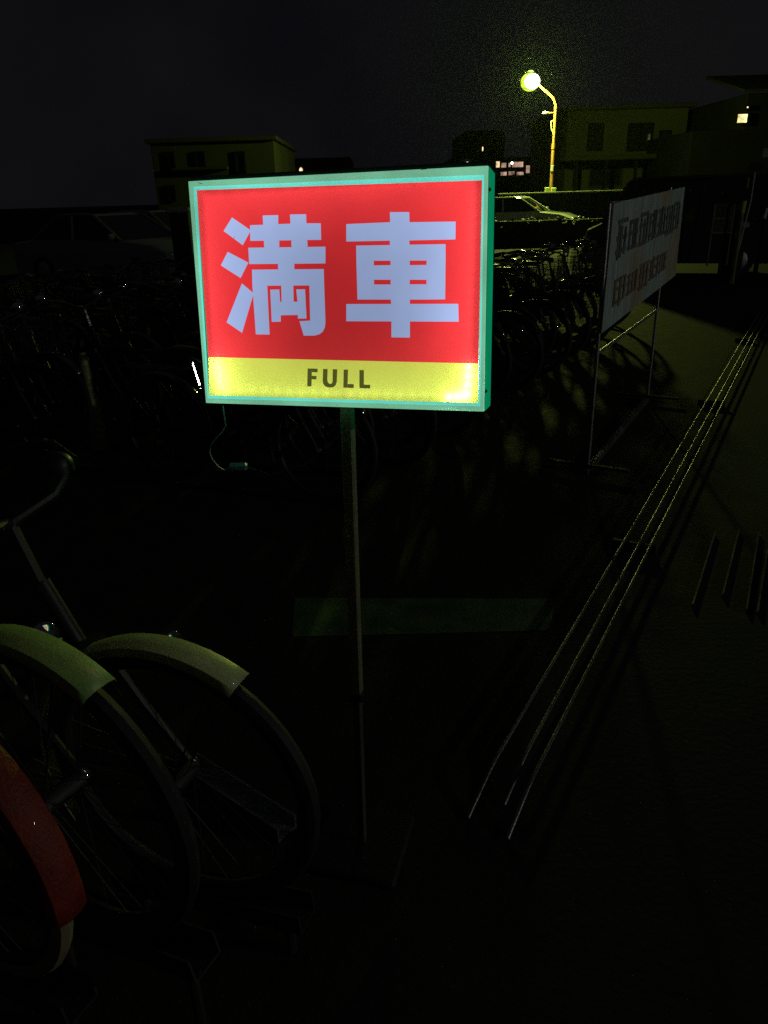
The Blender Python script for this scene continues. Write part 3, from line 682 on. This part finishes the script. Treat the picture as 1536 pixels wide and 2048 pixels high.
MB().box(((xa+xb)/2, 32.1, zt+.03), (xb-xa+.1, .26, .06), bev=.01).build('coping', 'concrete', t, world=True)
# left building
t, xa, xb, zt = world_box('apartment_block', 300, 548, 288, 36, 9, 'wallg', 'plain olive building rising behind the left end of the lit sign')
MB().box(((xa+xb)/2, 40.4, zt+.09), (xb-xa+.3, 9.3, .18), bev=.03).build('roof_edge', 'wallr', t, world=True)
for x0, x1 in ((335,352),(390,412),(470,492)): window(t, x0, 305, x1, 345, 36)
window(t, 335, 372, 352, 402, 36); MB().box((at_y(405,360,36).x, 35.9, 2.9), (2.4,.5,.12), bev=.02).build('balcony', 'wallr', t, world=True)
# right building
t, xa, xb, zt = world_box('two_storey_house', 1137, 1378, 222, 44, 10, 'wallh', 'broad two storey building with dark windows, right of the street lamp')
MB().box(((xa+xb)/2, 48.9, zt+.1), (xb-xa+.5, 10.5, .2), bev=.03).build('roof_edge', 'wallr', t, world=True)
for x0, x1 in ((1178,1202),(1258,1300)): window(t, x0, 248, x1, 300, 44)
window(t, 1320, 262, 1336, 300, 44)
p0, p1 = at_y(1125,318,42.6), at_y(1375,318,42.6)
MB().box(((p0.x+p1.x)/2, 43.2, p0.z), (p1.x-p0.x, 1.6, .25), bev=.04).build('canopy', 'wallr', t, world=True)
m = MB(); 
for x_ in (1150, 1210, 1270, 1330): q = at_y(x_, 350, 42.6); m.box((q.x, 42.6, p0.z/2), (.15,.15,p0.z-.25))
m.build('canopy_post', 'walld', t, world=True)
window(t, 1180, 335, 1240, 372, 44, frame='wallr'); window(t, 1285, 335, 1345, 372, 44, frame='wallr')
# far right house with lit window
t, xa, xb, zt = world_box('house', 1384, 1620, 262, 38, 9, 'walld', 'dark house at right edge with one small lit window near its roof', zt=None)
rz = at_y(1500, 185, 38).z; zt2 = at_y(1500, 262, 38).z
MB().box(((xa+xb)/2+1.2, 42.5, (zt2+rz)/2), (xb-xa-2.4, 8.6, rz-zt2), bev=.05).build('upper_storey', 'walld', t, world=True)
MB().prism([((xa+2.1), 37.9, rz), (xb+.3, 37.9, rz), (xb+.3, 42.5, rz+1.1), ((xa+2.1), 42.5, rz+1.1)], (0,0,.12)).build('roof', 'block', t, world=True)
window(t, 1473.5, 227, 1494, 247, 38.0-.0, 'win_y', 'walld')
window(t, 1491, 211.5, 1497.5, 218, 38.0, 'win_w', 'walld')
# distant block with lit shop front
t, xa, xb, zt = world_box('shop_building', 900, 1070, 318, 58, 12, 'walld', 'low far building with a pale lit shop front right of the lit sign')
for x0, y0, x1, y1, mm in ((991,322,1000,336,'win_w'),(1001,325,1013,336,'win_p'),(1016,325,1022,335,'win_p'),(1023,323,1047,335,'win_p'),(1051,330,1061,347,'win_p'),(1000,343,1014,352,'win_p'),(1016,342,1030,351,'win_p'),(1032,343,1048,351,'win_p')):
    window(t, x0, y0, x1, y1, 58, mm)
q = at_y(1024,326,57.9); MB().sphere(q, .09, 8, 6).build('wall_light', 'spot', t, world=True)
q = at_y(935,326.5,57.8); MB().sphere(q, (.2,.1,.09), 10, 6).build('wall_light', 'spot', t, world=True)
t, xa, xb, zt = world_box('tower_block', 930, 1010, 262, 75, 12, 'walld', 'tall dark far block with one slit of light beside the street lamp')
window(t, 963.5, 293, 967, 303, 75, 'win_w')
t, xa, xb, zt = world_box('distant_house', 560, 700, 318, 64, 10, 'walld', 'small dark far house with a warm light just above the sign top edge')
q = at_y(602,341,63.9); MB().sphere(q, (.14,.1,.22), 8, 6).build('wall_light', 'win_w', t, world=True)
# ------------------------------------------------------------------ right margin: fence, poles
YG = 14.0
t = thing('mesh_gate', (at_y(1450,440,YG).x, YG, 0), 'faint green metal mesh gate with a pale top rail at the right edge', 'gate')
a_, b_ = at_y(1430,409,YG), at_y(1470,407,YG); zb_ = at_y(1430,466,YG).z
m = MB(); m.tube([(a_.x,YG,zb_-.55),(a_.x,YG,a_.z),(b_.x,YG,a_.z),(b_.x,YG,zb_-.55)], .018, 8); m.tube([(a_.x,YG,zb_),(b_.x,YG,zb_)], .014, 8); m.tube([(a_.x,YG,(zb_+a_.z)/2),(b_.x,YG,(zb_+a_.z)/2)], .012, 8)
m.build('gate_frame', 'gatep', t, True, world=True)
m = MB()
for i in range(1, 12): x_ = a_.x+(b_.x-a_.x)*i/12; m.tube([(x_,YG,zb_),(x_,YG,a_.z)], .004, 5)
m.build('gate_bar', 'gatep', t, world=True)
t = thing('machine_cabinet', (at_y(1485,440,YG+.6).x, YG+.6, 0), 'dull green machine cabinet between the mesh gate and the leaning pole', 'cabinet')
a_, b_ = at_y(1472,408,YG+.6), at_y(1503,408,YG+.6); cx = (a_.x+b_.x)/2
MB().box((cx, YG+.8, a_.z/2), (b_.x-a_.x, .4, a_.z), bev=.02).build('body', 'wallg', t, world=True)
MB().box((cx, YG+.59, a_.z*.62), ((b_.x-a_.x)*.7, .03, .22), bev=.01).build('screen_panel', 'glass', t, world=True)
q = at_y(1488,450,YG+.55); MB().box(q, (.2,.04,.1), bev=.01).build('tray', 'gatep', t, world=True)
q = at_y(1487,413,YG-.3); t = thing('yellow_post', (q.x, q.y, 0), 'short yellow topped post in front of the green cabinet', 'post')
MB().tube([(q.x,q.y,0),(q.x,q.y,q.z-.1)], .03, 10).build('shaft', 'gatep', t, True, world=True); MB().tube([(q.x,q.y,q.z-.1),(q.x+.01,q.y,q.z+.09)], .034, 10).build('cap', 'yellow', t, True, world=True)
p0, p1 = at_y(1502,400,YG-.1), at_y(1510.5,344,YG-.1)
t = thing('leaning_pole', (p0.x-.15, p0.y, 0), 'thin pale leaning pole with a small plate at the right edge', 'pole')
MB().tube([(p0.x-.15,p0.y,0), p0, p1], .013, 8).build('shaft', 'white', t, True, world=True)
q = at_y(1511,334,YG-.1); MB().box(q, (.24,.03,.13), bev=.01).build('plate', 'wallg', t, world=True)
q = at_y(1532,306,YG+1); t = thing('small_sign', (q.x+.1, q.y, 0), 'small pale framed sign on a post cut by the right edge', 'sign')
MB().tube([(q.x+.12,q.y,0),(q.x+.12,q.y,q.z)], .02, 8).build('post', 'walld', t, True, world=True)
m = MB(); m.box(q+V((.05,-.03,0)), (.26,.02,.16), bev=.01); m.build('plate', 'gatep', t, world=True)
q = at_y(1530,428,YG); t = thing('white_post', (q.x, q.y, 0), 'short white post cut by the right edge below the small sign', 'post')
MB().tube([(q.x,q.y,0),(q.x,q.y,q.z+.1)], .03, 10).build('shaft', 'walld', t, True, world=True); MB().tube([(q.x,q.y,q.z-.07),(q.x+.01,q.y,q.z+.1)], .033, 10).build('band', 'white', t, True, world=True)
# added dark foliage hides the lit ground in front of the white car
def added_hedge(x0, x1, yt, Y, lab):
    a_, b_ = at_y(x0, yt, Y), at_y(x1, yt, Y); t = thing('added_hedge', ((a_.x+b_.x)/2, Y, 0), lab, 'added_hedge')
    m = MB(); n = int((b_.x-a_.x)/.12)
    rnd = random.Random(5)
    for i in range(n):
        x_ = a_.x+(b_.x-a_.x)*i/n; zt_ = a_.z+(b_.z-a_.z)*i/n
        for k_ in range(26):
            c = V((x_+rnd.uniform(-.1,.1), Y+rnd.uniform(0,.7), rnd.uniform(.05, zt_+rnd.uniform(-.1,.03)))); a1 = rnd.uniform(0,6.3); l_ = rnd.uniform(.05,.09)
            d_ = V((math.cos(a1), math.sin(a1), rnd.uniform(-.6,.6))); s_ = d_.cross(V((rnd.uniform(-1,1),rnd.uniform(-1,1),1))).normalized()
            m.add([c-d_*l_, c+s_*l_*.5, c+d_*l_, c-s_*l_*.5], [[0,1,2,3]])
    m.build('foliage', 'leaf', t, world=True)
    MB().box(((a_.x+b_.x)/2, Y+.38, a_.z*.42), (b_.x-a_.x, .5, a_.z*.84), bev=.1).build('inner_branches', 'bark', t, world=True)
added_hedge(930, 1560, 436, 25, 'added low dark foliage hiding the lit ground before the white car')
# dark post left of the sign
q = at_y(360,424,9.5); t = thing('gate_post', (q.x,q.y,0), 'dark square post just left of the lit sign', 'post')
MB().box((q.x,q.y,q.z/2), (.22,.22,q.z), bev=.02).build('shaft', 'block', t, world=True); MB().box((q.x,q.y,q.z+.02), (.27,.27,.05), bev=.015).build('cap', 'concrete', t, world=True)
# slim upright stands in for a bicycle head tube catching light
q = at_z(183,800,.35); t = thing('head_tube_stand_in', (q.x,q.y,0), 'slim olive upright with a rounded green foot, standing in for a bicycle head tube at left', 'head_tube_stand_in')
zt_ = at_y(184,705,q.y).z
MB().tube([(q.x,q.y,0),(q.x,q.y,.30),(q.x,q.y,.33)], [.06,.06,.05], 14).build('foot', 'green', t, True, world=True)
MB().tube([(q.x,q.y,.33),(q.x,q.y,.40),(q.x,q.y,zt_-.05),(q.x,q.y,zt_)], [.048,.033,.033,.02], 14).build('shaft', 'olive', t, True, world=True)
# added glowing dot on a small plate stands in for a green glint
q = at_z(479,1830,.012); t = thing('glint_plate', (q.x,q.y,0), 'small low plate with an added green glowing dot as a ground glint at bottom left', 'glint marker')
MB().box((q.x,q.y,.006), (.09,.07,.012), bev=.004).build('case', 'plastic', t, world=True); MB().sphere((q.x,q.y,.012), .0032, 8, 5).build('glint_dot', 'green_glint_glow', t, world=True)
# ------------------------------------------------------------------ render settings
S.view_settings.view_transform = 'Standard'; S.view_settings.look = 'None'; S.view_settings.exposure = 0; S.view_settings.gamma = 1
S.render.engine = 'CYCLES'
S.cycles.use_denoising = False
S.cycles.max_bounces = 6; S.cycles.volume_bounces = 1; S.cycles.diffuse_bounces = 3; S.cycles.sample_clamp_indirect = .6
